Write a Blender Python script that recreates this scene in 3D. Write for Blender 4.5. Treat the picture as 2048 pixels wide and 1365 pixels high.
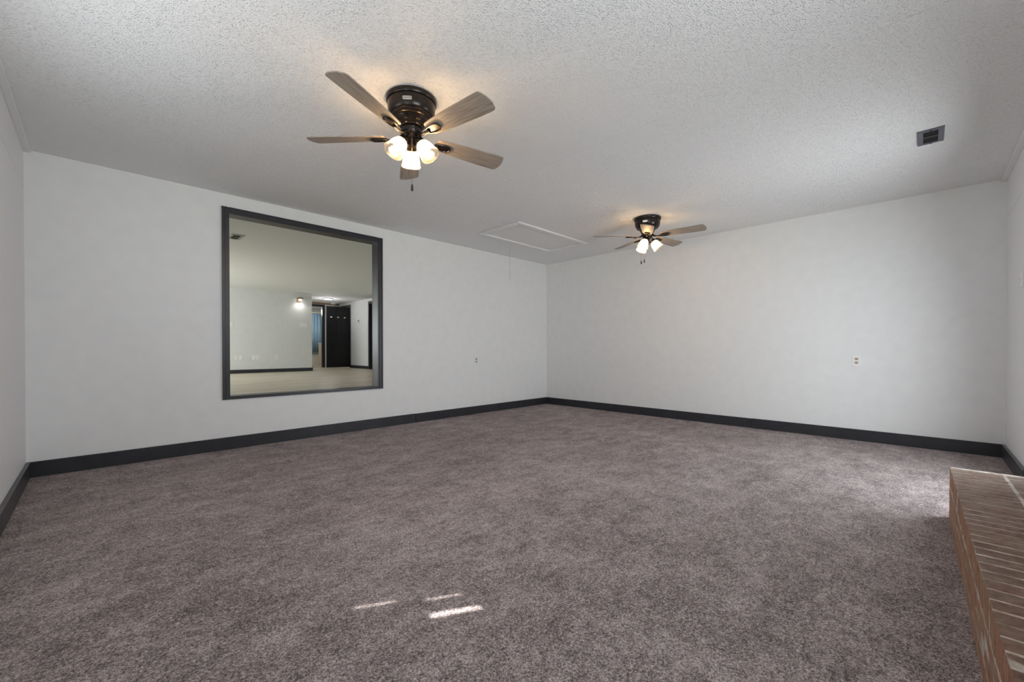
import bpy, bmesh, math, random
from mathutils import Vector, Matrix
random.seed(7)
S = bpy.context.scene
for o in list(bpy.data.objects): bpy.data.objects.remove(o)
COL = S.collection
PI = math.pi

# ------------------------------------------------------------------ camera
f_px = 830.84
yaw, pitch, roll = 0.7826, -0.0074, -0.0009
cp, sp = math.cos(pitch), math.sin(pitch)
F = Vector((math.cos(yaw)*cp, math.sin(yaw)*cp, sp))
r0 = Vector((math.sin(yaw), -math.cos(yaw), 0)); u0 = r0.cross(F)
r1 = r0*math.cos(roll)+u0*math.sin(roll); u1 = -r0*math.sin(roll)+u0*math.cos(roll)
cam_d = bpy.data.cameras.new('camera'); cam = bpy.data.objects.new('camera', cam_d); COL.objects.link(cam)
cam_d.sensor_fit = 'HORIZONTAL'; cam_d.sensor_width = 36; cam_d.lens = f_px/2048*36
cam_d.shift_y = 23.09/2048; cam_d.clip_start = 0.02; cam_d.clip_end = 100
M = Matrix((r1, u1, -F)).transposed().to_4x4(); M.translation = Vector((-5.6218, -4.7323, 0.9533))
cam.matrix_world = M
S.camera = cam

# ------------------------------------------------------------------ world, sun, daylight, exposure
W = bpy.data.worlds.new('sky'); S.world = W; W.use_nodes = True
wb = W.node_tree.nodes['Background']; wb.inputs[0].default_value = (0.62, 0.78, 1.0, 1); wb.inputs[1].default_value = 1.0
S.view_settings.view_transform = 'Standard'; S.view_settings.look = 'None'
S.view_settings.gamma = 1; S.view_settings.use_curve_mapping = False
S.view_settings.exposure = 0.13
S.cycles.use_denoising = True
S.cycles.max_bounces = 12; S.cycles.diffuse_bounces = 7; S.cycles.glossy_bounces = 4
S.cycles.transparent_max_bounces = 16; S.cycles.sample_clamp_indirect = 6.0
S.cycles.caustics_reflective = False; S.cycles.caustics_refractive = False

def light(name, kind, loc, energy, color, **kw):
    d = bpy.data.lights.new(name, kind); d.energy = energy; d.color = color
    for k, v in kw.items(): setattr(d, k, v)
    o = bpy.data.objects.new(name, d); COL.objects.link(o); o.location = loc
    return o
def aim(o, d): o.rotation_euler = Vector(d).to_track_quat('-Z', 'Y').to_euler()
SUN_H = Vector((0.872, -0.489)); SUN_EL = math.radians(50)
sun = light('sun', 'SUN', (-9, 0, 6), 15.0, (1.0, 0.96, 0.9), angle=0.006)
aim(sun, (SUN_H.x*math.cos(SUN_EL), SUN_H.y*math.cos(SUN_EL), -math.sin(SUN_EL)))
# daylight entering at the two windows / the glass door of the den and at the far room's window
a = light('daylight_left_window', 'AREA', (-6.02, -3.0, 1.60), 15.5, (0.91, 0.96, 1.0), shape='RECTANGLE', size=2.3, size_y=0.80); aim(a, (1, 0, 0.8))
a = light('daylight_patio_door', 'AREA', (-1.62, -5.31, 0.95), 34, (0.91, 0.96, 1.0), shape='RECTANGLE', size=0.84, size_y=1.6, spread=math.radians(165)); aim(a, (0, 1, -0.15))
a = light('daylight_near_window', 'AREA', (-4.7, -5.31, 1.67), 26, (0.91, 0.96, 1.0), shape='RECTANGLE', size=1.3, size_y=0.70); aim(a, (0, 1, 0.32))
a = light('daylight_far_room', 'AREA', (-6.56, 5.8, 1.43), 90, (0.97, 1.0, 1.0), shape='RECTANGLE', size=2.7, size_y=1.25); aim(a, (1, 0, 0))

# ------------------------------------------------------------------ materials
def mat(name):
    m = bpy.data.materials.new(name); m.use_nodes = True
    nt = m.node_tree; return m, nt, nt.nodes['Principled BSDF']
def N(nt, t, **kw):
    n = nt.nodes.new(t)
    for k, v in kw.items():
        if k in n.inputs: n.inputs[k].default_value = v
        else: setattr(n, k, v)
    return n
def coords(nt, scale=(1, 1, 1)):
    tc = N(nt, 'ShaderNodeTexCoord'); mp = N(nt, 'ShaderNodeMapping'); mp.inputs['Scale'].default_value = scale
    nt.links.new(tc.outputs['Object'], mp.inputs['Vector']); return mp.outputs['Vector']
def noise(nt, vec, scale, detail=2, rough=0.5, dist=0.0):
    n = N(nt, 'ShaderNodeTexNoise'); n.inputs['Scale'].default_value = scale; n.inputs['Detail'].default_value = detail
    n.inputs['Roughness'].default_value = rough; n.inputs['Distortion'].default_value = dist
    nt.links.new(vec, n.inputs['Vector']); return n.outputs['Fac']
def ramp(nt, fac, stops):
    r = N(nt, 'ShaderNodeValToRGB'); e = r.color_ramp.elements
    while len(e) < len(stops): e.new(0.5)
    for el, (p, c) in zip(e, stops):
        el.position = p; el.color = (*c, 1) if len(c) == 3 else c
    nt.links.new(fac, r.inputs['Fac']); return r.outputs['Color']
def math_(nt, op, a, b=None, c=None):
    n = N(nt, 'ShaderNodeMath', operation=op)
    for i, v in enumerate((a, b, c)):
        if v is None: continue
        if isinstance(v, (int, float)): n.inputs[i].default_value = v
        else: nt.links.new(v, n.inputs[i])
    return n.outputs[0]
def mixc(nt, fac, a, b, mode='MIX'):
    n = N(nt, 'ShaderNodeMix', data_type='RGBA', blend_type=mode)
    for sock, v in ((n.inputs[0], fac), (n.inputs[6], a), (n.inputs[7], b)):
        if isinstance(v, (int, float)): sock.default_value = v
        elif isinstance(v, tuple): sock.default_value = (*v, 1)
        else: nt.links.new(v, sock)
    return n.outputs[2]
def bump(nt, bsdf, h, strength, dist):
    b = N(nt, 'ShaderNodeBump'); b.inputs['Strength'].default_value = strength; b.inputs['Distance'].default_value = dist
    nt.links.new(h, b.inputs['Height']); nt.links.new(b.outputs[0], bsdf.inputs['Normal'])
def plain(name, col, rough=0.5, metal=0.0, spec=0.5, bumpscale=None, bumpdist=0.0005, var=0.0):
    m, nt, b = mat(name)
    b.inputs['Roughness'].default_value = rough; b.inputs['Metallic'].default_value = metal
    b.inputs['Specular IOR Level'].default_value = spec
    v = coords(nt)
    nz = noise(nt, v, 9 if var else 40, 3)
    lo = tuple(c*(1-max(var, .02)) for c in col); hi = tuple(min(1, c*(1+max(var, .02))) for c in col)
    nt.links.new(ramp(nt, nz, [(0.3, lo), (0.7, hi)]), b.inputs['Base Color'])
    if bumpscale: bump(nt, b, noise(nt, v, bumpscale, 3), 0.6, bumpdist)
    return m
MT = {}
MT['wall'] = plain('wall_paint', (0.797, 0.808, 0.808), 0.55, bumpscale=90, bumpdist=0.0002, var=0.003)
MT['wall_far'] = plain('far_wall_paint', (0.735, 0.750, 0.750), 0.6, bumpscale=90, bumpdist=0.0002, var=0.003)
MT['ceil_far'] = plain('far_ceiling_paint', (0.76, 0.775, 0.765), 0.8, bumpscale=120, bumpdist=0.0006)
MT['white'] = plain('white_trim_paint', (0.80, 0.80, 0.81), 0.45)
MT['plate'] = plain('white_plastic', (0.86, 0.86, 0.86), 0.3)
MT['beige'] = plain('beige_plastic', (0.50, 0.43, 0.33), 0.4)
MT['black'] = plain('black_plastic', (0.012, 0.012, 0.012), 0.45)
MT['duct_shade'] = plain('duct_shade_black', (0.008, 0.007, 0.006), 0.9)
MT['ventmetal'] = plain('vent_grey_metal', (0.13, 0.13, 0.16), 0.45, 0.2)
MT['ventmetal_far'] = plain('vent_beige_metal', (0.42, 0.41, 0.36), 0.5, 0.1)
MT['cord'] = plain('white_cord', (0.5, 0.48, 0.44), 0.8)
MT['door'] = plain('black_door_paint', (0.007, 0.007, 0.008), 0.35, spec=0.3)
MT['hook'] = plain('cream_hook', (0.8, 0.76, 0.62), 0.35)
MT['tub'] = plain('tub_white', (0.8, 0.78, 0.74), 0.25)
MT['vanity'] = plain('vanity_beige', (0.62, 0.52, 0.38), 0.45)
MT['oak'] = plain('brown_wood_strip', (0.26, 0.16, 0.08), 0.5, var=0.2)
MT['tile'] = plain('bath_floor_tan', (0.42, 0.36, 0.28), 0.4, var=0.1)
MT['brass'] = plain('antique_brass', (0.33, 0.2, 0.07), 0.3, 0.95)
MT['socket'] = plain('lamp_socket', (0.6, 0.55, 0.45), 0.4)

def make_dark_trim():
    m, nt, b = mat('charcoal_trim_paint')
    v = coords(nt, (1, 1, 1))
    g = noise(nt, v, 7, 4, 0.6)
    nt.links.new(ramp(nt, g, [(0.3, (0.024, 0.025, 0.030)), (0.75, (0.034, 0.036, 0.043))]), b.inputs['Base Color'])
    b.inputs['Roughness'].default_value = 0.33
    bump(nt, b, noise(nt, coords(nt, (6, 6, 60)), 5, 3), 0.2, 0.0008)
    return m
MT['dark'] = make_dark_trim()

def make_bronze():
    m, nt, b = mat('dark_bronze')
    v = coords(nt)
    nt.links.new(ramp(nt, noise(nt, v, 30, 2), [(0.3, (0.034, 0.029, 0.027)), (0.7, (0.048, 0.040, 0.036))]), b.inputs['Base Color'])
    b.inputs['Metallic'].default_value = 0.85; b.inputs['Roughness'].default_value = 0.27
    return m
MT['bronze'] = make_bronze()

def make_blade():
    m, nt, b = mat('driftwood_oak_blade')
    v = coords(nt, (1.2, 16, 16))
    g = noise(nt, v, 4.0, 6, 0.62, 0.6)
    v2 = coords(nt, (3, 140, 140))
    g2 = noise(nt, v2, 3.0, 3, 0.6)
    c = ramp(nt, g, [(0.30, (0.12, 0.093, 0.075)), (0.48, (0.27, 0.22, 0.18)), (0.72, (0.44, 0.375, 0.315))])
    c2 = mixc(nt, 0.35, c, ramp(nt, g2, [(0.35, (0.14, 0.11, 0.09)), (0.65, (0.5, 0.44, 0.38))]))
    nt.links.new(c2, b.inputs['Base Color']); b.inputs['Roughness'].default_value = 0.5
    bump(nt, b, g2, 0.15, 0.0006)
    return m
MT['blade'] = make_blade()

def make_glass():
    m = bpy.data.materials.new('ribbed_clear_glass'); m.use_nodes = True
    nt = m.node_tree; nt.nodes.clear()
    out = N(nt, 'ShaderNodeOutputMaterial')
    tr = N(nt, 'ShaderNodeBsdfTransparent'); tr.inputs[0].default_value = (0.98, 0.95, 0.88, 1)
    tl = N(nt, 'ShaderNodeBsdfTranslucent'); tl.inputs[0].default_value = (0.95, 0.90, 0.80, 1)
    gl = N(nt, 'ShaderNodeBsdfGlossy'); gl.inputs[0].default_value = (1, 0.96, 0.9, 1); gl.inputs['Roughness'].default_value = 0.12
    fr = N(nt, 'ShaderNodeLayerWeight'); fr.inputs['Blend'].default_value = 0.35
    m1 = N(nt, 'ShaderNodeMixShader'); m2 = N(nt, 'ShaderNodeMixShader')
    m1.inputs[0].default_value = 0.55
    nt.links.new(tr.outputs[0], m1.inputs[1]); nt.links.new(tl.outputs[0], m1.inputs[2])
    nt.links.new(math_(nt, 'MULTIPLY', fr.outputs['Facing'], 0.35), m2.inputs[0])
    nt.links.new(m1.outputs[0], m2.inputs[1]); nt.links.new(gl.outputs[0], m2.inputs[2])
    nt.links.new(m2.outputs[0], out.inputs[0])
    return m
MT['glass'] = make_glass()

def emit(name, col, strength):
    m = bpy.data.materials.new(name); m.use_nodes = True
    nt = m.node_tree; nt.nodes.clear()
    out = N(nt, 'ShaderNodeOutputMaterial'); e = N(nt, 'ShaderNodeEmission')
    e.inputs[0].default_value = (*col, 1); e.inputs[1].default_value = strength
    nt.links.new(e.outputs[0], out.inputs[0]); return m
def emit_through(name, col, strength):
    m = bpy.data.materials.new(name); m.use_nodes = True
    nt = m.node_tree; nt.nodes.clear()
    out = N(nt, 'ShaderNodeOutputMaterial'); e = N(nt, 'ShaderNodeEmission'); t = N(nt, 'ShaderNodeBsdfTransparent'); a = N(nt, 'ShaderNodeAddShader')
    e.inputs[0].default_value = (*col, 1); e.inputs[1].default_value = strength; t.inputs[0].default_value = (0.9, 0.9, 0.9, 1)
    nt.links.new(e.outputs[0], a.inputs[0]); nt.links.new(t.outputs[0], a.inputs[1]); nt.links.new(a.outputs[0], out.inputs[0])
    return m
MT['bulb'] = emit_through('warm_bulb', (1.0, 0.74, 0.46), 5)
MT['sconce_bulb'] = emit('sconce_bulb', (1.0, 0.93, 0.85), 8)
MT['disc'] = emit('ceiling_disc_diffuser', (1.0, 0.97, 1.0), 6)

def make_carpet():
    m, nt, b = mat('mauve_brown_carpet')
    v = coords(nt)
    fine = noise(nt, v, 300, 2, 0.6)               # tufts, about 5 mm
    tuft = N(nt, 'ShaderNodeTexVoronoi'); tuft.inputs['Scale'].default_value = 230; nt.links.new(v, tuft.inputs['Vector'])
    tsep = N(nt, 'ShaderNodeSeparateColor'); nt.links.new(tuft.outputs['Color'], tsep.inputs[0])
    speck = noise(nt, v, 105, 3, 0.75)               # clumps of tufts
    mid = noise(nt, v, 30, 6, 0.8)
    lay = noise(nt, coords(nt, (1, 1.3, 1)), 4.5, 9, 0.74, 0.2)    # pile brushed in different directions
    big = noise(nt, v, 0.9, 2, 0.5)
    s = math_(nt, 'ADD', math_(nt, 'MULTIPLY', fine, 0.36), math_(nt, 'MULTIPLY', speck, 0.44))
    s = math_(nt, 'ADD', s, math_(nt, 'MULTIPLY', mid, 0.34))
    s = math_(nt, 'ADD', s, math_(nt, 'MULTIPLY', math_(nt, 'SUBTRACT', tsep.outputs[0], 0.5), 0.13))
    s = math_(nt, 'ADD', s, math_(nt, 'MULTIPLY', lay, 0.30))
    s = math_(nt, 'ADD', s, math_(nt, 'MULTIPLY', big, 0.10))
    c = ramp(nt, math_(nt, 'SUBTRACT', s, 0.27), [(0.385, (0.085, 0.057, 0.055)), (0.50, (0.385, 0.310, 0.302)), (0.615, (0.83, 0.73, 0.72))])
    nt.links.new(c, b.inputs['Base Color'])
    b.inputs['Roughness'].default_value = 0.95; b.inputs['Specular IOR Level'].default_value = 0.1
    b.inputs['Sheen Weight'].default_value = 0.2; b.inputs['Sheen Roughness'].default_value = 0.4
    h = math_(nt, 'ADD', math_(nt, 'MULTIPLY', fine, 1.0), math_(nt, 'MULTIPLY', speck, 1.2))
    h = math_(nt, 'ADD', h, math_(nt, 'MULTIPLY', tsep.outputs[0], 0.35))
    h = math_(nt, 'ADD', h, math_(nt, 'MULTIPLY', mid, 1.0))
    bump(nt, b, h, 1.0, 0.008)
    return m
MT['carpet'] = make_carpet()

def make_popcorn():
    m, nt, b = mat('popcorn_ceiling_texture')
    v = coords(nt)
    b.inputs['Roughness'].default_value = 0.9; b.inputs['Specular IOR Level'].default_value = 0.15
    n1 = noise(nt, v, 115, 2, 0.5); n2 = noise(nt, v, 250, 2, 0.5); n3 = noise(nt, v, 5, 2)
    vo = N(nt, 'ShaderNodeTexVoronoi'); vo.feature = 'F1'; vo.inputs['Scale'].default_value = 125
    nt.links.new(v, vo.inputs['Vector'])
    blob = math_(nt, 'MAXIMUM', math_(nt, 'SUBTRACT', 0.50, vo.outputs['Distance']), 0.0)
    gate = N(nt, 'ShaderNodeMapRange'); gate.inputs['From Min'].default_value = 0.30; gate.inputs['From Max'].default_value = 0.60
    nt.links.new(n1, gate.inputs['Value'])
    lump = N(nt, 'ShaderNodeMath', operation='MULTIPLY'); nt.links.new(math_(nt, 'MULTIPLY', blob, 2.6), lump.inputs[0]); nt.links.new(gate.outputs[0], lump.inputs[1])
    sx = N(nt, 'ShaderNodeSeparateXYZ'); nt.links.new(v, sx.inputs[0])
    # taped board joints, 1.22 m apart, showing as faint ridges
    fx = math_(nt, 'SUBTRACT', math_(nt, 'FRACT', math_(nt, 'DIVIDE', math_(nt, 'ADD', sx.outputs[0], 3.05+12.2+.61), 1.22)), 0.5)
    ridge = math_(nt, 'SUBTRACT', 1.0, math_(nt, 'MINIMUM', math_(nt, 'MULTIPLY', math_(nt, 'ABSOLUTE', fx), 1.22/0.010), 1.0))
    h = math_(nt, 'ADD', math_(nt, 'MULTIPLY', lump.outputs[0], math_(nt, 'ADD', n3, 0.45)), math_(nt, 'MULTIPLY', n2, 0.95))
    h = math_(nt, 'ADD', h, math_(nt, 'MULTIPLY', ridge, math_(nt, 'ADD', 0.14, math_(nt, 'MULTIPLY', math_(nt, 'LESS_THAN', math_(nt, 'ABSOLUTE', math_(nt, 'ADD', sx.outputs[0], 3.05)), 0.4), 0.6))))
    bump(nt, b, h, 0.9, 0.006)
    c = ramp(nt, n3, [(0.3, (0.91, 0.91, 0.91)), (0.7, (0.93, 0.93, 0.93))])
    nt.links.new(c, b.inputs['Base Color'])
    return m
MT['popcorn'] = make_popcorn()

def make_panel():
    m, nt, b = mat('painted_wood_paneling')
    b.inputs['Roughness'].default_value = 0.5
    v = coords(nt, (60, 60, 0.8)); g = noise(nt, v, 1.5, 4, 0.6)
    nt.links.new(ramp(nt, g, [(0.3, (0.775, 0.775, 0.79)), (0.7, (0.805, 0.805, 0.82))]), b.inputs['Base Color'])
    bump(nt, b, g, 0.25, 0.0012)
    return m
MT['panel'] = make_panel()

def make_brick():
    m, nt, b = mat('weathered_red_brick')
    geo = N(nt, 'ShaderNodeNewGeometry')
    v = coords(nt)
    g = noise(nt, v, 38, 6, 0.7); g2 = noise(nt, v, 9, 4, 0.65); g3 = noise(nt, v, 160, 3)
    base = ramp(nt, geo.outputs['Random Per Island'], [(0.0, (0.29, 0.112, 0.058)), (0.35, (0.42, 0.170, 0.090)), (0.7, (0.34, 0.170, 0.100)), (1.0, (0.50, 0.230, 0.130))])
    base = mixc(nt, 0.55, base, ramp(nt, g, [(0.3, (0.10, 0.045, 0.028)), (0.7, (0.56, 0.30, 0.19))]))
    smear = ramp(nt, g2, [(0.46, (0, 0, 0)), (0.66, (0.65, 0.65, 0.65))])
    base = mixc(nt, smear, base, (0.36, 0.275, 0.195))
    # settled soot and dust on the upward faces
    sz = N(nt, 'ShaderNodeSeparateXYZ'); nt.links.new(geo.outputs['Normal'], sz.inputs[0])
    up = math_(nt, 'MULTIPLY', math_(nt, 'MAXIMUM', sz.outputs[2], 0.0), 0.72)
    dust = mixc(nt, 0.5, ramp(nt, g2, [(0.36, (0.055, 0.038, 0.030)), (0.64, (0.22, 0.175, 0.138))]), ramp(nt, g, [(0.35, (0.05, 0.034, 0.027)), (0.65, (0.20, 0.155, 0.122))]))
    base = mixc(nt, up, base, dust)
    nt.links.new(base, b.inputs['Base Color']); b.inputs['Roughness'].default_value = 0.85
    h = math_(nt, 'ADD', math_(nt, 'MULTIPLY', g, 1.0), math_(nt, 'MULTIPLY', g3, 0.5))
    bump(nt, b, h, 0.7, 0.004)
    return m
MT['brick'] = make_brick()
def make_mortar():
    m, nt, b = mat('pale_mortar')
    v = coords(nt); g = noise(nt, v, 14, 5, 0.7); g2 = noise(nt, v, 180, 3)
    nt.links.new(ramp(nt, g, [(0.34, (0.20, 0.16, 0.125)), (0.48, (0.42, 0.36, 0.30)), (0.68, (0.74, 0.70, 0.66))]), b.inputs['Base Color'])
    b.inputs['Roughness'].default_value = 0.95; bump(nt, b, g2, 0.6, 0.003)
    return m
MT['mortar'] = make_mortar()
def make_planks():
    m, nt, b = mat('pale_oak_planks')
    tc = N(nt, 'ShaderNodeTexCoord')
    br = N(nt, 'ShaderNodeTexBrick'); nt.links.new(tc.outputs['Object'], br.inputs['Vector'])
    br.inputs['Scale'].default_value = 1.0; br.inputs['Brick Width'].default_value = 1.22; br.inputs['Row Height'].default_value = 0.18
    br.inputs['Mortar Size'].default_value = 0.0015; br.inputs['Color1'].default_value = (0.44, 0.37, 0.25, 1); br.inputs['Color2'].default_value = (0.69, 0.63, 0.53, 1)
    br.inputs['Mortar'].default_value = (0.2, 0.16, 0.11, 1)
    g = noise(nt, coords(nt, (1.2, 22, 1)), 2.5, 5, 0.6, 0.4)
    c = mixc(nt, 0.45, br.outputs['Color'], ramp(nt, g, [(0.3, (0.34, 0.28, 0.19)), (0.7, (0.78, 0.71, 0.60))]))
    nt.links.new(c, b.inputs['Base Color']); b.inputs['Roughness'].default_value = 0.38
    bump(nt, b, g, 0.1, 0.001)
    return m
MT['planks'] = make_planks()
def make_curtain():
    m, nt, b = mat('blue_curtain_cloth')
    v = coords(nt, (30, 30, 1)); g = noise(nt, v, 2, 3)
    nt.links.new(ramp(nt, g, [(0.3, (0.17, 0.30, 0.44)), (0.7, (0.30, 0.46, 0.60))]), b.inputs['Base Color'])
    b.inputs['Roughness'].default_value = 0.7
    return m
MT['curtain'] = make_curtain()
MT['slotted_blocker'] = plain('blocker_grey', (0.35, 0.33, 0.3), 0.8, var=0.1)  # for the added sheet that blocks the sun, out of view
MT['ground'] = plain('lawn_ground', (0.12, 0.16, 0.07), 0.95, var=0.3)
MT['logo'] = plain('silver_logo_plate', (0.62, 0.58, 0.52), 0.3, 0.8)

# ------------------------------------------------------------------ mesh building
class MB:
    def __init__(s): s.v = []; s.f = []; s.m = []; s.mi = 0
    def add(s, verts, faces, T=None):
        b = len(s.v)
        s.v += [tuple(T @ Vector(p)) if T is not None else tuple(p) for p in verts]
        s.f += [tuple(i+b for i in fc) for fc in faces]; s.m += [s.mi]*len(faces); return s
    def box(s, x0, x1, y0, y1, z0, z1, T=None):
        v = [(x, y, z) for x in (x0, x1) for y in (y0, y1) for z in (z0, z1)]
        return s.add(v, [(0, 1, 3, 2), (4, 6, 7, 5), (0, 4, 5, 1), (2, 3, 7, 6), (0, 2, 6, 4), (1, 5, 7, 3)], T)
    def bbox(s, x0, x1, y0, y1, z0, z1, b, T=None):    # bevelled box (chamfered on all edges)
        bm = bmesh.new(); bmesh.ops.create_cube(bm, size=1)
        for q in bm.verts: q.co = Vector((x0+(q.co.x+.5)*(x1-x0), y0+(q.co.y+.5)*(y1-y0), z0+(q.co.z+.5)*(z1-z0)))
        bmesh.ops.bevel(bm, geom=list(bm.edges), offset=b, segments=1, affect='EDGES', profile=.5)
        bm.verts.index_update()
        s.add([q.co[:] for q in bm.verts], [[q.index for q in fc.verts] for fc in bm.faces], T); bm.free(); return s
    def lathe(s, prof, n=32, T=None, rib=None):
        v = []; fc = []
        for r, z in prof:
            for k in range(n):
                a = 2*PI*k/n; rr = r*(1+(rib if k % 2 else 0)) if rib else r
                v.append((rr*math.cos(a), rr*math.sin(a), z))
        for i in range(len(prof)-1):
            for k in range(n):
                k2 = (k+1) % n; fc.append((i*n+k, i*n+k2, (i+1)*n+k2, (i+1)*n+k))
        if prof[0][0] > 1e-5 and not rib: fc.append(tuple(range(n-1, -1, -1)))
        if prof[-1][0] > 1e-5 and not rib: fc.append(tuple((len(prof)-1)*n+k for k in range(n)))
        return s.add(v, fc, T)
    def tube(s, pts, r, n=8, T=None):
        pts = [Vector(p) for p in pts]; v = []; fc = []
        rs = r if isinstance(r, (list, tuple)) else [r]*len(pts)
        up = Vector((0, 0, 1))
        for i, p in enumerate(pts):
            t = (pts[min(i+1, len(pts)-1)]-pts[max(i-1, 0)]).normalized()
            if abs(t.dot(up)) > .95: up = Vector((1, 0, 0))
            x = t.cross(up).normalized(); y = x.cross(t).normalized()
            for k in range(n):
                a = 2*PI*k/n; v.append(p+(x*math.cos(a)+y*math.sin(a))*rs[i])
        for i in range(len(pts)-1):
            for k in range(n):
                k2 = (k+1) % n; fc.append((i*n+k, i*n+k2, (i+1)*n+k2, (i+1)*n+k))
        fc.append(tuple(range(n-1, -1, -1))); fc.append(tuple((len(pts)-1)*n+k for k in range(n)))
        return s.add([q[:] for q in v], fc, T)
    def prism(s, outline, z0, z1, T=None):
        n = len(outline)
        v = [(x, y, z0) for x, y in outline]+[(x, y, z1) for x, y in outline]
        fc = [tuple(range(n-1, -1, -1)), tuple(range(n, 2*n))]+[(k, (k+1) % n, n+(k+1) % n, n+k) for k in range(n)]
        return s.add(v, fc, T)
    def build(s, name, mats, parent=None, smooth=None):
        me = bpy.data.meshes.new(name); me.from_pydata(s.v, [], s.f)
        mats = mats if isinstance(mats, (list, tuple)) else [mats]
        for k in mats: me.materials.append(MT[k])
        me.polygons.foreach_set('material_index', s.m)
        bm = bmesh.new(); bm.from_mesh(me); bmesh.ops.recalc_face_normals(bm, faces=bm.faces); bm.to_mesh(me); bm.free()
        if smooth:
            me.polygons.foreach_set('use_smooth', [True]*len(me.polygons)); me.set_sharp_from_angle(angle=math.radians(smooth))
        me.update()
        o = bpy.data.objects.new(name, me); COL.objects.link(o)
        if parent: o.parent = parent
        return o
def thing(name, loc, label, cat, group=None, rz=0):
    o = bpy.data.objects.new(name, None); o.empty_display_size = .05; COL.objects.link(o)
    o.location = loc; o.rotation_euler = (0, 0, rz); return tag(o, label, cat, group)
def tag(o, label, cat, group=None):
    o['label'] = label; o['category'] = cat
    if group: o['group'] = group
    return o
def struct(o): o['kind'] = 'structure'; return o
def BX(name, m, *b): return struct(MB().box(*b).build(name, m))

# ------------------------------------------------------------------ the den: room shell
H = 2.44; LX, LY = -5.983, -5.233
BX('floor', 'carpet', LX-.02, 0.02, LY-.02, 0.02, -0.12, 0.0)
BX('ceiling', 'popcorn', LX-.1, 0.1, LY-.1, 0.0, H, H+0.05)
# wall with the framed opening
OX0, OX1, OZ0, OZ1 = -4.720, -3.170, 0.491, 2.270       # rough opening
b = MB(); b.box(LX-.12, OX0, 0, .12, -.1, 2.6); b.box(OX1, .12, 0, .12, -.1, 2.6)
b.box(OX0, OX1, 0, .12, -.1, OZ0); b.box(OX0, OX1, 0, .12, OZ1, 2.6)
struct(b.build('wall_left', 'wall'))
BX('wall_right', 'wall', 0, .12, LY-.12, 0, -.1, 2.6)
# paneled wall on the camera's left, with a window behind the camera's view and a seam at 2.15 m
def holed(b, a0, a1, z0, z1, t0, t1, hole, axis):       # a slab in the a/z plane with one rectangular hole
    h0, h1, k0, k1 = hole
    for (p, q, r, s_) in ((a0, h0, z0, z1), (h1, a1, z0, z1), (h0, h1, z0, min(k0, z1)), (h0, h1, max(k1, z0), z1)):
        if q-p > 1e-4 and s_-r > 1e-4:
            if axis == 'y': b.box(t0, t1, p, q, r, s_)
            else: b.box(p, q, t0, t1, r, s_)
b = MB()
holed(b, LY-.12, 0, -.1, 2.150, LX-.12, LX, (-4.2, -1.8, 1.17, 2.03), 'y'); b.box(LX-.12, LX-.004, LY-.12, 0, 2.150, 2.154); b.box(LX-.12, LX, LY-.12, 0, 2.154, 2.6)
struct(b.build('wall_near_left', 'panel'))
b = MB()
# window left of the hearth (out of view) and patio door right of it
def row(z0, z1, cuts):
    x = LX
    for c0, c1, k0, k1 in cuts:
        b.box(x, c0, LY-.12, LY, z0, z1)
        if k0 > z0: b.box(c0, c1, LY-.12, LY, z0, min(k0, z1))
        if k1 < z1: b.box(c0, c1, LY-.12, LY, max(k1, z0), z1)
        x = c1
    b.box(x, 0, LY-.12, LY, z0, z1)
CUTS = [(-5.38, -4.02, 1.30, 2.03), (-2.07, -1.17, 0.1, 2.06)]
row(-.1, 2.100, CUTS); b.box(LX, 0, LY-.12, LY-.004, 2.100, 2.104); b.box(LX, 0, LY-.12, LY, 2.104, 2.6)
struct(b.build('wall_near_right', 'panel'))
def sash(name, axis, t, a0, a1, z0, z1, bars):
    b = MB()
    def bar(p, q, r, s_):
        if axis == 'y': b.box(t, t+.05, p, q, r, s_)
        else: b.box(p, q, t, t+.05, r, s_)
    w = .045
    bar(a0, a0+w, z0, z1); bar(a1-w, a1, z0, z1); bar(a0+w, a1-w, z0, z0+w); bar(a0+w, a1-w, z1-w, z1)
    for z in bars: bar(a0+w, a1-w, z-.015, z+.015)
    return struct(b.build(name, 'white'))
sash('window_2', 'y', LX-.09, -4.2, -1.8, 1.17, 2.03, ())
sash('window_3', 'x', LY-.10, -5.38, -4.02, 1.30, 2.03, ())
sash('door_1', 'x', LY-.10, -2.07, -1.17, 0.1, 2.06, ())
# unseen slotted sheet added to block the sun except for three carpet streaks
RZ = 2.75; back = lambda p: (p[0]-SUN_H.x*RZ/math.tan(SUN_EL), p[1]-SUN_H.y*RZ/math.tan(SUN_EL))
SL = [((-4.962, -3.250), (-4.826, -3.322), .021), ((-4.741, -3.379), (-4.620, -3.446), .021), ((-4.778, -3.478), (-4.556, -3.610), .025)]
def slotted_blocker():
    m = MB(); ang = math.atan2(SUN_H.y, SUN_H.x); T = Matrix.Rotation(ang, 4, 'Z'); Ti = T.inverted()
    hs = []
    for p, q, w in SL:
        P = Ti @ Vector((*back(p), 0)); Q = Ti @ Vector((*back(q), 0)); y = (P.y+Q.y)/2
        hs.append((P.x, Q.x, y-w/2, y+w/2))
    hs.sort(key=lambda h: h[2])
    X0, X1 = -13, 2.5; Y = -12
    for x0, x1, y0, y1 in hs:
        m.box(X0, X1, Y, y0, RZ, RZ+.004, T); m.box(X0, x0, y0, y1, RZ, RZ+.004, T); m.box(x1, X1, y0, y1, RZ, RZ+.004, T); Y = y1
    m.box(X0, X1, Y, 14, RZ, RZ+.004, T)
    return m.build('sun_blocker', 'slotted_blocker')
struct(slotted_blocker())
BX('ground', 'ground', -30, 20, -30, 25, -.5, -.3)

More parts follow.
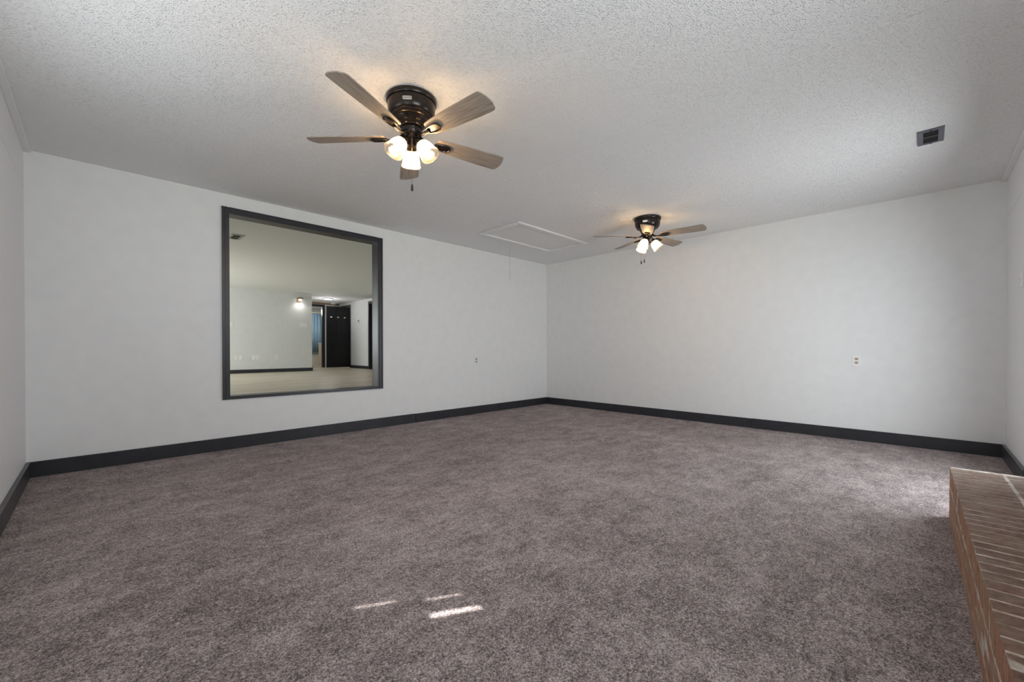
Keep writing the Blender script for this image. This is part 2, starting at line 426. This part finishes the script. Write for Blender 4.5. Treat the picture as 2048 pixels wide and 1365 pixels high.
# ------------------------------------------------------------------ trim and baseboards of the den
def fluted(b, p0, p1, axis, out, side, w=.060):
    """casing strip from p0 to p1 along an axis in the wall plane y=0; three stepped fillets"""
    for (a, c, t) in ((0, .016, .012), (.016, .034, .017), (.034, .050, .013), (.050, w, .020)):
        if axis == 'z': xs = sorted((p0+side*a, p0+side*c)); b.box(xs[0], xs[1], -t*out, 0, *p1)
        else: zs = sorted((p0+side*a, p0+side*c)); b.box(*p1, -t*out, 0, zs[0], zs[1])
win = bpy.data.objects.new('window_1', None); COL.objects.link(win); struct(win)
IX0, IX1, IZ0, IZ1 = -4.705, -3.185, .506, 2.255
b = MB(); b.box(OX0, IX0, -.004, .124, OZ0, OZ1); b.box(IX1, OX1, -.004, .124, OZ0, OZ1); b.box(IX0, IX1, -.004, .124, IZ1, OZ1); b.box(IX0, IX1, -.004, .124, OZ0, IZ0)
struct(b.build('window_jamb', 'dark', win))
for nm, args in (('window_casing', (IX0, (IZ0-.030, IZ1+.060), 'z', 1, -1)), ('window_casing', (IX1, (IZ0-.030, IZ1+.060), 'z', 1, 1))):
    b = MB(); fluted(b, *args); struct(b.build(nm, 'dark', win))
b = MB(); fluted(b, IZ1, (IX0, IX1), 'x', 1, 1); struct(b.build('window_casing', 'dark', win))
b = MB(); b.bbox(IX0-.0005, IX1+.0005, -.016, 0, IZ0-.030, IZ0, .002); struct(b.build('window_casing', 'dark', win))
b = MB(); b.box(IX0-.06, IX0, .12, .138, IZ0-.06, IZ1+.06); b.box(IX1, IX1+.06, .12, .138, IZ0-.06, IZ1+.06); b.box(IX0, IX1, .12, .138, IZ1, IZ1+.06); b.box(IX0, IX1, .12, .138, IZ0-.06, IZ0)
struct(b.build('window_casing', 'dark', win))

BH = .114
def board(name, *a, bev=.003):
    return struct(MB().bbox(*a, bev).build(name, 'dark'))
board('baseboard_left', LX+.0005, -2.668, -.018, 0, -.005, BH+.002)
board('baseboard_left', -2.665, -.0005, -.018, 0, -.005, BH)
board('baseboard_right', -.018, 0, -3.240, -.018, -.005, BH)
board('baseboard_right', -.018, 0, LY+.0005, -3.243, -.005, BH+.002)
board('baseboard_near_left', LX, LX+.020, LY, -.018, -.005, BH+.004)
board('baseboard_near_right', -1.10, -.018, LY, LY+.020, -.005, BH+.002)
struct(MB().bbox(LX, LX+.036, LY, -.001, H-.019, H, .002).build('trim_1', 'white'))
struct(MB().bbox(LX+.04, -.001, LY, LY+.036, H-.022, H-.001, .002).build('trim_2', 'white'))

# ------------------------------------------------------------------ brick hearth
def hearth():
    m = MB(); L = 2.75; D = .358; Ht = .285; rl = .092
    root = thing('brick_hearth', (-2.205, -4.833, 0), 'long low raised brick hearth with pale mortar joints standing on carpet at right', 'hearth', rz=math.radians(180.78))
    # local: +x runs toward the camera along the wall, +y runs back to the wall
    m = MB(); rnd = random.Random(3)
    bw, j = .0585, .009
    n = int(L/(bw+j))
    for i in range(n):
        x = .046+i*(bw+j)
        for k, (y0, y1) in enumerate(((0, .192), (.204, D-.003))):
            dx, dz, dy = rnd.uniform(-.0015, .0015), rnd.uniform(-.0003, .0016), rnd.uniform(-.0016, .0006)
            m.bbox(x+dx, x+bw+dx+rnd.uniform(-.002, .002), y0+dy, y1, Ht-rl, Ht+dz, .0018)
    ch = (Ht-rl-.0105)/3-.0105
    for c in range(3):
        z = .0005+c*(ch+.0105); x = -.0 if c % 2 == 0 else -.1
        while x < L-.02:
            x0 = max(x, .0); x1 = min(x+.195, L)
            dy = rnd.uniform(-.0012, .0005)
            m.bbox(x0, x1, dy, .09, z, z+ch, .0018); x += .205
        # the far end of the hearth, two bricks deep
        m.bbox(.0, .09, .100 if c % 2 else .1, .24, z, z+ch, .003); m.bbox(.0, .09, .25, D-.006, z, z+ch, .003)
    m.v = [(x+rnd.uniform(-.0011, .0011), y+rnd.uniform(-.0008, .0008), z+rnd.uniform(-.0008, .0008)) for x, y, z in m.v]
    br = m.build('brickwork', 'brick', root)
    mo = MB(); mo.box(.002, L-.004, .0007, D-.002, 0, Ht-.0006)
    mo.bbox(-.002, .045, .001, D-.006, Ht-rl, Ht+.001, .004); mo.box(.02, L-.004, .1915, .2045, Ht-.02, Ht+.0005)
    mt = mo.build('mortar', 'mortar', root); mt['label'] = 'pale grey mortar between the bricks'
    return root
hearth()

# ------------------------------------------------------------------ ceiling fans
def blade_outline():
    pts = []
    r0_ = .155
    prof = [(r0_, .036), (r0_+.010, .046), (.22, .053), (.34, .061), (.46, .0665), (.56, .069), (.590, .0685)]
    out = [(x, -w) for x, w in prof] + [(.6005, -.060), (.612, -.030), (.617, .0), (.614, .030), (.604, .058)] + [(x, w) for x, w in reversed(prof)]
    return out
def make_fan(loc, label, chains, light_az, blade_az, energy, reach, droop, drop):
    cx, cy = loc
    root = thing('ceiling_fan', (cx, cy, H), label, 'ceiling fan', 'bronze ceiling fans with oak blades and three lamps')
    g = MB()
    g.lathe([(.143, 0), (.147, -.004), (.147, -.022), (.143, -.028), (.137, -.030), (.137, -.035), (.140, -.038), (.139, -.050), (.136, -.075), (.131, -.094),
             (.124, -.104), (.119, -.106), (.119, -.112), (.112, -.120), (.104, -.123), (.098, -.124)], 56)
    g.build('motor_housing', 'bronze', root, smooth=35)
    g = MB(); g.lathe([(.097, -.122), (.092, -.129), (.082, -.140), (.072, -.147), (.072, -.150), (.075, -.152), (.075, -.156), (.069, -.158), (.069, -.162), (.066, -.164), (.066, -.170), (.05, -.174)], 48)
    g.build('motor_neck', 'bronze', root, smooth=35)
    # maker's plate facing the camera side of the room
    az = math.atan2(-4.73-cy, -5.62-cx) - math.radians(10)
    lg = MB(); T = Matrix.Rotation(az, 4, 'Z') @ Matrix.Translation((.1385, 0, -.068)) @ Matrix.Rotation(PI/2+math.radians(12), 4, 'Y') @ Matrix.Rotation(PI/2, 4, 'Z')
    lg.prism([(-.026, -.004), (-.022, -.009), (.022, -.009), (.026, -.004), (.026, .004), (.022, .009), (-.022, .009), (-.026, .004)], -.003, .003, T)
    lo = lg.build('name_plate', 'logo', root); lo['label'] = 'small silver name plate'
    fc = bpy.data.curves.new('lettering', 'FONT'); fc.body = 'HUNTER'; fc.size = .0125; fc.align_x = 'CENTER'; fc.align_y = 'CENTER'; fc.extrude = .0006
    tmp = bpy.data.objects.new('lettering', fc); me = bpy.data.meshes.new_from_object(tmp)
    bpy.data.objects.remove(tmp); me.materials.clear(); me.materials.append(MT['bronze'])
    t = bpy.data.objects.new('lettering', me); COL.objects.link(t); t.parent = lo
    t.matrix_local = T @ Matrix.Translation((0, 0, .0034))
    # switch housing and lamp fitter
    g = MB(); g.lathe([(.050, -.170), (.058, -.172), (.0625, -.180), (.0605, -.186), (.059, -.206), (.055, -.212), (.046, -.216), (.046, -.230), (.041, -.236), (.026, -.240), (.0235, -.254), (.0235, -.286), (.027, -.290), (.027, -.296), (.018, -.302), (.0, -.305)], 40)
    g.build('switch_housing', 'bronze', root, smooth=35)
    for k in range(5):
        a = math.radians(blade_az+72*k)
        Tz = Matrix.Rotation(a, 4, 'Z'); Tp = Matrix.Translation((0, 0, -drop)) @ Matrix.Rotation(math.radians(droop[k]), 4, 'Y') @ Matrix.Rotation(math.radians(-13), 4, 'X') @ Matrix.Scale(reach, 4, (1, 0, 0))
        bl = MB(); bl.prism(blade_outline(), -.003, .003); bo = bl.build('blade', 'blade', root)
        bo.matrix_local = Tz @ Tp
        md = bo.modifiers.new('edge', 'BEVEL'); md.width = .0012; md.segments = 2
        br = MB()
        br.tube([(.052, 0, .014), (.075, 0, -.004), (.105, 0, -.016), (.135, 0, -.016), (.16, 0, -.010)], [.012, .010, .009, .010, .012], 10)
        pad = [(.145, -.013), (.165, -.022), (.205, -.026), (.232, -.022), (.243, -.010), (.243, .010), (.232, .022), (.205, .026), (.165, .022), (.145, .013)]
        br.prism(pad, -.0095, -.0031)
        rim = pad + [pad[0]]
        br.tube([(x, y, -.0115) for x, y in rim], .0045, 6)
        ro = br.build('blade_bracket', 'bronze', bo, smooth=40)
    for k in range(3):
        a = math.radians(light_az+120*k); tilt = math.radians(37)
        # local +z runs out of the socket towards the mouth of the shade
        T = Matrix.Rotation(a, 4, 'Z') @ Matrix.Translation((.052, 0, -.253)) @ Matrix.Rotation(PI-tilt, 4, 'Y')
        am = MB(); am.tube([(.018, 0, -.282), (.036, 0, -.272), (.050, 0, -.254)], .008, 8, Matrix.Rotation(a, 4, 'Z'))
        am.lathe([(.012, -.012), (.026, -.008), (.030, .002), (.031, .020), (.028, .026), (.018, .028)], 28, T)
        ao = am.build('lamp_socket', 'bronze', root, smooth=40)
        sh = MB(); sh.lathe([(.027, .016), (.035, .024), (.0425, .040), (.0475, .062), (.051, .084), (.0535, .104), (.0570, .109), (.0580, .114), (.0565, .117), (.0525, .1145), (.051, .104)], 64, T, rib=.020)
        so = sh.build('lamp_shade', 'glass', ao, smooth=60); so['label'] = 'ribbed clear glass bell shade, lit'
        bu = MB(); bu.lathe([(.0, .026), (.012, .028), (.013, .040), (.020, .052), (.0245, .066), (.022, .080), (.013, .090), (.0, .093)], 20, T)
        bo = bu.build('bulb', 'bulb', ao, smooth=60)
        p = T @ Vector((0, 0, .070))
        l = light('fan_lamp_light', 'POINT', (cx+p.x, cy+p.y, H+p.z), energy, (1.0, 0.65, 0.33), shadow_soft_size=.026)
    for (dx, dy, ztop, zk) in chains:
        g = MB(); g.tube([(dx*.9, dy*.9, ztop+.004), (dx, dy, ztop), (dx*1.02, dy*1.02, ztop-.012), (dx*1.02, dy*1.02, zk)], .0011, 6)
        ch = g.build('pull_chain', 'brass', root)
        k = MB(); k.lathe([(.0, .0), (.004, -.001), (.0055, -.006), (.0075, -.026), (.0075, -.034), (.005, -.039), (.0, -.040)], 16, Matrix.Translation((dx*1.02, dy*1.02, zk)))
        k.build('pull_knob', 'black', ch, smooth=50)
    return root
av = math.radians(240)
make_fan((-4.280, -2.556), 'bronze five-blade ceiling fan with three lit glass shades, the larger nearer one', [(.060*math.cos(av), .060*math.sin(av), -.212, -.523)], 60, -83.9, 5.4, 1.012, (0.6, 0.6, 0, 0, -0.4), .222)
make_fan((-1.190, -2.493), 'smaller distant bronze ceiling fan in front of the right wall, three lit shades', [(-.060*math.sin(.467)-.01, .060*math.cos(.467), -.212, -.478), (.03, .052, -.212, -.452)], 62.4, -81.5, 3.4, 1.0, (0, 0, 0, 0, 4.0), .205)

# ------------------------------------------------------------------ attic hatch
def hatch():
    x0, x1, y0, y1 = -2.150, -.770, -1.395, -.685
    root = thing('attic_hatch', ((x0+x1)/2, (y0+y1)/2, H), 'white framed attic hatch in the textured ceiling, with a hanging pull cord', 'attic hatch')
    ox, oy = (x0+x1)/2, (y0+y1)/2; hx, hy = (x1-x0)/2, (y1-y0)/2; w = .062
    for (a0, a1, c0, c1) in ((-hx, hx, -hy, -hy+w), (-hx, hx, hy-w, hy), (-hx, -hx+w, -hy+w+.002, hy-w-.002), (hx-w, hx, -hy+w+.002, hy-w-.002)):
        m = MB(); m.bbox(a0, a1, c0, c1, -.020, 0, .004)
        m.build('frame_strip', 'white', root)
    m = MB(); m.box(-hx+w+.005, hx-w-.005, -hy+w+.005, hy-w-.005, -.004, -.0005); m.build('hatch_panel', 'popcorn', root)
    m = MB(); cxp, cyp = -1.595-ox, -.672-.014-oy
    m.tube([(cxp, cyp, -.016), (cxp+.002, cyp, -.2), (cxp, cyp, -.40), (cxp+.003, cyp, -.520)], .0022, 6)
    c = m.build('pull_cord', 'cord', root)
    m = MB(); m.lathe([(.0, .0), (.006, -.004), (.007, -.014), (.003, -.022), (.002, -.040), (.0, -.042)], 12, Matrix.Translation((cxp+.003, cyp, -.520)))
    m.build('cord_knot', 'hook', c, smooth=50)
hatch()

# ------------------------------------------------------------------ vents
def vent(loc, sx, sy, ix, iy, frame, label, bars_x, z, name='ceiling_vent'):
    root = thing(name, (loc[0], loc[1], z), label, 'air vent')
    m = MB()
    m.box(-sx/2, -ix/2, -sy/2, sy/2, -.009, 0); m.box(ix/2, sx/2, -sy/2, sy/2, -.009, 0)
    m.box(-ix/2, ix/2, -sy/2, -iy/2, -.009, 0); m.box(-ix/2, ix/2, iy/2, sy/2, -.009, 0)
    m.build('frame', frame, root)
    m = MB(); m.box(-ix/2, ix/2, -iy/2, iy/2, -.002, -.0006); m.build('duct_shade_sheet', 'duct_shade', root)  # flat black sheet painted in for the shade inside the duct
    for x in bars_x:
        m = MB(); m.box(x-.004, x+.004, -iy/2, iy/2, -.009, -.003); m.build('louver', frame, root)
    for s in (-1, 1):
        m = MB(); m.lathe([(.0, -.013), (.006, -.012), (.009, -.009), (.009, -.008)], 12, Matrix.Translation((s*(sx/2-.010), 0.0, 0))); m.build('screw', 'black', root)
    return root
vent((-1.506, -4.753), .262, .132, .212, .074, 'ventmetal', 'small dark grey rectangular air vent in the textured ceiling near the right wall', (0.0,), H)
v2 = vent((-4.222, 2.085), .300, .150, .230, .092, 'ventmetal_far', 'pale framed ceiling vent seen through the wall opening, top left of it', (0.0,), 2.53)
v2.rotation_euler = (0, 0, PI/2)

# ------------------------------------------------------------------ outlets and switches of the den
def wall_T(axis, pos):
    # local x along the wall, local y up, local z out of the wall
    if axis == '-y': R_ = Matrix(((1, 0, 0), (0, 0, -1), (0, 1, 0)))
    elif axis == '-x': R_ = Matrix(((0, 0, -1), (-1, 0, 0), (0, 1, 0)))
    elif axis == '+y': R_ = Matrix(((-1, 0, 0), (0, 0, 1), (0, 1, 0)))
    T = R_.to_4x4(); T.translation = Vector(pos); return T
def plate_thing(name, axis, pos, label, cat, w=.070, h=.115, kind='duplex', pm='plate', rm='beige', group=None):
    root = bpy.data.objects.new(name, None); root.empty_display_size = .05; COL.objects.link(root); root.matrix_world = wall_T(axis, pos); tag(root, label, cat, group)
    m = MB(); m.bbox(-w/2, w/2, -h/2, h/2, -.001, .006, .0025); m.build('cover_plate', pm, root)
    if kind in ('duplex', 'painted'):
        for s in (-1, 1):
            q = MB()
            if kind == 'painted': q.lathe([(.0115, .004), (.0115, .0075), (.0, .0078)], 20, Matrix.Translation((0, s*.0195, 0)))
            else:
                q.prism([(.0165*math.cos(t)*1.0, max(-.0125, min(.0125, .0165*math.sin(t)))) for t in [2*PI*i/24 for i in range(24)]], .004, .0075, Matrix.Translation((0, s*.0195, 0)))
            ro = q.build('receptacle', 'black' if kind == 'painted' else rm, root)
            if kind == 'duplex':
                q = MB(); y = s*.0195
                q.box(-.0085, -.0050, y-.004, y+.007, .0072, .0080); q.box(.0050, .0085, y-.004, y+.006, .0072, .0080)
                q.lathe([(.0034, .0072), (.0034, .0080), (0, .0080)], 10, Matrix.Translation((0, y-.0085, 0)))
                q.build('slots', 'black', ro)
        q = MB(); q.lathe([(.003, .005), (.003, .0075), (0, .008)], 10); q.build('screw', pm, root)
    elif kind.startswith('switch'):
        n = int(kind[-1])
        for i in range(n):
            x = (i-(n-1)/2)*.046
            q = MB(); q.bbox(x-.005, x+.005, -.012, .012, .004, .008, .001); q.bbox(x-.0035, x+.0035, -.002, .009, .007, .017, .0012); q.build('toggle', 'plate', root)
    elif kind == 'blank':
        for s in (-1, 1):
            q = MB(); q.lathe([(.003, .005), (.003, .0072), (0, .0075)], 10, Matrix.Translation((0, s*.042, 0))); q.build('screw', 'plate', root)
    elif kind == 'jack':
        q = MB(); q.lathe([(.009, .005), (.009, .009), (.005, .009), (.005, .014), (0, .014)], 14); q.build('coaxial_jack', 'beige', root)
    elif kind == 'duplexfar':
        pass
    return root
plate_thing('wall_outlet', '-y', (-1.622, -.0005, .792), 'white-painted outlet with two black sockets on the left wall, right of the opening', 'outlet', kind='painted', pm='wall')
plate_thing('wall_outlet', '-x', (-.0005, -4.224, .832), 'white duplex outlet with beige-brown sockets on the right wall', 'outlet')
plate_thing('light_switch', '+y', (-.838, LY+.0005, 1.46), 'white light switch on the paneled wall at far right edge', 'switch', kind='switch1')

# ------------------------------------------------------------------ the far room seen through the opening
zf, zc = .35, 2.53
BX('floor', 'planks', -6.6, 1.9, .12, 9.76, zf-.12, zf)
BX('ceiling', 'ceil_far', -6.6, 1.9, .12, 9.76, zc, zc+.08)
PY, RX, EY, CXn = 7.65, .38, 9.70, -1.246
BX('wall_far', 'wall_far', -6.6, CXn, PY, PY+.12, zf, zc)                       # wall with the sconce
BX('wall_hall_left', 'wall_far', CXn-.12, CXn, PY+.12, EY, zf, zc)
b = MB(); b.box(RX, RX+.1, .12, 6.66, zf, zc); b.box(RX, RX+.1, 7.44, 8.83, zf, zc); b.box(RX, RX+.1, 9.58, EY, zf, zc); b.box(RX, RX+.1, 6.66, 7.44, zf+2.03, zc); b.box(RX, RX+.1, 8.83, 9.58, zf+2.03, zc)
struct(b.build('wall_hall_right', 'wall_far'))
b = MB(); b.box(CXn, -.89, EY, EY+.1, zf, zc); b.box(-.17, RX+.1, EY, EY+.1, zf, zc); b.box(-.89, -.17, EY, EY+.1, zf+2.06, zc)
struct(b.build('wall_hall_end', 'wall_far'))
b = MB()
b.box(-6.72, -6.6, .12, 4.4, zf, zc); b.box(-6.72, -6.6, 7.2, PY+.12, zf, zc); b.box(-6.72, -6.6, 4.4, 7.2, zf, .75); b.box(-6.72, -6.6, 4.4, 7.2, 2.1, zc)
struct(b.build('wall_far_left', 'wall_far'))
sash('window_4', 'y', -6.69, 4.4, 7.2, .75, 2.1, (1.43,))
struct(MB().bbox(-6.6, CXn+.016, PY-.016, PY, zf, zf+.092, .002).build('baseboard_far', 'dark'))
struct(MB().bbox(RX-.014, RX, 7.51, 8.76, zf, zf+.092, .002).build('baseboard_hall', 'dark'))
# door casings
def casing(name, axis, t, a0, a1, z0, z1, w=.062, th=.018, jd=.1):
    root = bpy.data.objects.new(name, None); COL.objects.link(root); struct(root)
    for part, (p, q, r, s_) in (('door_casing', (a0-w, a0, z0, z1+w)), ('door_casing', (a1, a1+w, z0, z1+w)), ('door_casing', (a0, a1, z1, z1+w))):
        m = MB()
        if axis == 'x': m.bbox(t-th, t, p, q, r, s_, .002)
        else: m.bbox(p, q, t-th, t, r, s_, .002)
        struct(m.build(part, 'dark', root))
    m = MB()
    for (p, q, r, s_) in ((a0, a0+.015, z0, z1), (a1-.015, a1, z0, z1), (a0+.015, a1-.015, z1-.015, z1)):
        if axis == 'x': m.box(t-.002, t+jd, p, q, r, s_)
        else: m.box(p, q, t-.002, t+jd, r, s_)
    struct(m.build('door_jamb', 'dark', root)); return root
casing('door_2', 'x', RX, 6.66, 7.44, zf, zf+2.03)
casing('door_3', 'x', RX, 8.83, 9.58, zf, zf+2.03)
casing('door_4', 'y', EY, -.89, -.17, zf, zf+2.06)
# closed dark door leaf in the first hall doorway, rooms behind the others
BX('door_5', 'door', RX+.05, RX+.085, 6.676, 7.424, zf+.005, zf+2.01)
BX('wall_bedroom', 'wall_far', 1.9, 2.0, 7.6, 12.3, zf, zc)
BX('wall_bedroom', 'wall_far', RX+.1, 1.9, 8.0, 8.1, zf, zc)
struct(MB().bbox(CXn+.001, RX-.001, EY-.02, EY, zc-.045, zc, .002).build('trim_3', 'oak'))

def six_panel_door():
    w, h, t = .757, 1.965, .035
    root = thing('panel_door', (-.392, 8.80, zf+.03), 'black six-panel door standing open in the hall, three cream hooks on it', 'door')
    st, mid = .105, .10
    pw = (w-2*st-mid)/2
    rows = [(.235, .78), (1.00, 1.52), (1.70, 1.865)]
    xs = [(st, st+pw), (st+pw+mid, w-st)]
    m = MB()
    m.box(0, w, .008, t-.008, 0, h)                                     # core, recessed panel ground
    for (x0, x1) in ((0, st), (st+pw, st+pw+mid), (w-st, w)): m.box(x0, x1, 0, t, 0, h)
    zz = [0]+[v for r_ in rows for v in r_]+[h]
    for i in range(0, len(zz), 2):
        for (x0, x1) in xs: m.box(x0, x1, 0, t, zz[i], zz[i+1])
    m.build('door_leaf', 'door', root)
    for r_ in rows:
        for (x0, x1) in xs:
            p = MB(); p.bbox(x0+.022, x1-.022, .002, t-.002, r_[0]+.022, r_[1]-.022, .0055); p.build('raised_panel', 'door', root)
    m = MB(); m.lathe([(.0, -.052), (.022, -.048), (.026, -.036), (.014, -.022), (.012, -.006), (.026, -.003), (.026, 0)], 20, Matrix.Translation((.055, 0, .93)) @ Matrix.Rotation(-PI/2, 4, 'X'))
    return root
six_panel_door()
for x, lab in ((-.250, 'leftmost cream hook on the black hall door'), (-.030, 'middle cream hook on the black hall door'), (.190, 'rightmost cream hook on the black hall door')):
    root = thing('door_hook', (x, 8.80, 2.0), lab, 'hook', 'hooks on the black door')
    m = MB(); m.prism([(.034*math.cos(q), .016*math.sin(q)) for q in [2*PI*i/20 for i in range(20)]], 0, .006, Matrix.Rotation(PI/2, 4, 'X')); m.build('back_plate', 'hook', root)
    m = MB(); m.tube([(0, -.004, 0), (0, -.022, -.006), (0, -.036, 0), (0, -.042, .016)], [.007, .006, .006, .008], 8); m.build('hook_arm', 'hook', root)

# bathroom beyond the hall
BX('floor', 'tile', -1.4, RX+1.6, EY+.06, 12.4, zf-.12, zf+.002)
BX('ceiling', 'ceil_far', -1.4, 2.0, EY+.06, 12.4, zc, zc+.05)
BX('wall_bath_back', 'wall_far', -1.4, 2.0, 12.3, 12.4, zf, zc)
BX('wall_bath_left', 'wall_far', -1.4, -1.3, EY+.1, 12.3, zf, zc)
def bathroom():
    t = thing('bathtub', (.2, 11.75, zf), 'white bathtub below the blue curtain in the bathroom beyond the hall', 'bathtub')
    m = MB(); x0, x1, y0, y1, h = -1.28, .95, -.38, .36, .41
    m.box(x0, x1, y0, y0+.07, 0, h-.04); m.box(x0, x1, y1-.07, y1, 0, h-.04); m.box(x0, x0+.1, y0+.07, y1-.07, 0, h-.04); m.box(x1-.1, x1, y0+.07, y1-.07, 0, h-.04); m.box(x0+.1, x1-.1, y0+.07, y1-.07, 0, .1)
    m.build('basin', 'tub', t)
    m = MB(); m.bbox(x0, x1, y0-.012, y0+.085, h-.04, h, .008); m.bbox(x0, x1, y1-.085, y1, h-.04, h, .008); m.build('rim', 'tub', t)
    c = thing('shower_curtain', (.2, 11.33, 0), 'blue pleated shower curtain hanging in the bathroom beyond the hall', 'shower curtain')
    m = MB(); n = 120; v = []; fc = []
    for i in range(n+1):
        x = -.9+i/n*1.6; a = i/n*1.6/.105*2*PI
        y = .022*math.sin(a)+.010*math.sin(a*.37+1)
        for z in (.845, 1.5, 2.295): v.append((x, y*(1.15 if z < 1 else 1 if z < 2 else .55), z))
    for i in range(n):
        for k in range(2): fc.append((i*3+k, i*3+3+k, i*3+4+k, i*3+1+k))
    m.add(v, fc); o = m.build('cloth', 'curtain', c, smooth=70)
    md = o.modifiers.new('thickness', 'SOLIDIFY'); md.thickness = .002
    r = thing('curtain_rod', (.2, 11.33, 2.325), 'pale shower rod carrying the blue curtain', 'curtain rod')
    m = MB(); m.tube([(-1.5, 0, 0), (1.70, 0, 0)], .0125, 10); m.build('rod', 'hook', r, smooth=50)
    va = thing('vanity_cabinet', (.105, 10.34, zf), 'beige vanity cabinet with white top at bathroom door edge', 'vanity')
    m = MB(); m.box(.0, .9, 0, .50, .0, .815); m.build('carcass', 'vanity', va)
    m = MB(); m.bbox(-.015, .92, -.02, .515, .816, .846, .005); m.build('countertop', 'tub', va)
bathroom()
light('bathroom_bulb', 'POINT', (-.55, 10.6, 2.3), 14, (1.0, 0.93, 0.82), shadow_soft_size=.08)
light('bedroom_daylight', 'POINT', (1.2, 9.2, 1.9), 14, (1.0, 0.97, 0.88), shadow_soft_size=.2)

# hall lamp, detector, thermostat
t = thing('hall_ceiling_light', (-.53, 8.33, zc), 'round flush white ceiling light glowing in the hall', 'ceiling light')
m = MB(); m.lathe([(.150, 0), (.152, -.012), (.146, -.020), (.132, -.021)], 36); m.build('rim', 'ventmetal', t, smooth=40)
m = MB(); m.lathe([(.131, -.018), (.125, -.026), (.08, -.032), (.0, -.034)], 36); m.build('diffuser', 'disc', t, smooth=60)
light('hall_light', 'POINT', (-.53, 8.33, zc-.30), 7, (1.0, 0.96, 0.98), shadow_soft_size=.1)
t = thing('smoke_detector', (.10, 9.48, zc), 'small white box-shaped detector on hall ceiling by the end wall', 'smoke detector')
m = MB(); m.bbox(-.075, .075, -.05, .05, -.034, 0, .006); m.build('housing', 'plate', t)
m = MB(); m.bbox(-.05, .05, -.03, .03, -.040, -.034, .003); m.build('grille', 'plate', t)
t = bpy.data.objects.new('thermostat', None); COL.objects.link(t); t.matrix_world = wall_T('-x', (RX-.0005, 8.165, 1.85)); tag(t, 'small thermostat with bluish screen on the hall wall right of black door', 'thermostat')
m = MB(); m.bbox(-.055, .055, -.085, .085, -.001, .022, .005); m.build('housing', 'plate', t)
MT['screen'] = plain('bluish_display', (0.16, 0.20, 0.36), 0.25)
m = MB(); m.bbox(-.036, .036, -.01, .058, .0215, .0235, .0008); m.build('display', 'screen', t)

# sconce on the far wall
t = bpy.data.objects.new('wall_sconce', None); COL.objects.link(t); t.matrix_world = wall_T('-y', (-1.600, PY-.0005, 2.345)); tag(t, 'brown wall sconce shining downward on the far wall', 'wall lamp')
m = MB(); m.bbox(-.045, .045, -.075, .050, -.001, .018, .003); m.build('back_plate', 'oak', t)
m = MB(); m.bbox(-.045, .075, .012, .050, .018, .125, .004); m.build('hood', 'oak', t)
m = MB(); T = Matrix.Translation((.018, .010, .072)) @ Matrix.Rotation(PI/2, 4, 'X'); m.lathe([(.036, 0), (.036, .015), (.030, .030), (.016, .038), (.0, .040)], 20, T); m.build('lamp_globe', 'sconce_bulb', t, smooth=60)
l = light('sconce_light', 'SPOT', (-1.582, PY-.115, 2.290), 3.4, (1.0, 0.95, 0.90), shadow_soft_size=.04, spot_size=math.radians(165), spot_blend=1.0); aim(l, (0, .12, -1))

for x, lab, kind in ((-3.075, 'leftmost low white plate of the left pair on the far wall', 'duplex'), (-2.985, 'second low white plate on the far wall, right one of the left pair', 'blank'),
                     (-2.695, 'third low white plate on the far wall, left one of the middle pair', 'blank'), (-2.605, 'fourth low white plate on the far wall, right one of the middle pair', 'jack'),
                     (-2.160, 'lone low white outlet on the far wall, right of the plate pairs', 'duplex')):
    plate_thing('wall_outlet' if kind == 'duplex' else 'wall_plate', '-y', (x, PY-.0005, .752), lab, 'outlet' if kind == 'duplex' else 'wall plate', kind=kind, rm='plate', w=.076, h=.122)
plate_thing('light_switch', '-y', (-3.19, PY-.0005, 1.585), 'white single switch at left edge of the far wall, beside the dark frame', 'switch', kind='switch1', w=.076, h=.122)
plate_thing('light_switch', '-y', (-1.463, PY-.0005, 1.64), 'wide white triple switch plate below the sconce on the far wall', 'switch', kind='switch3', w=.165, h=.122)
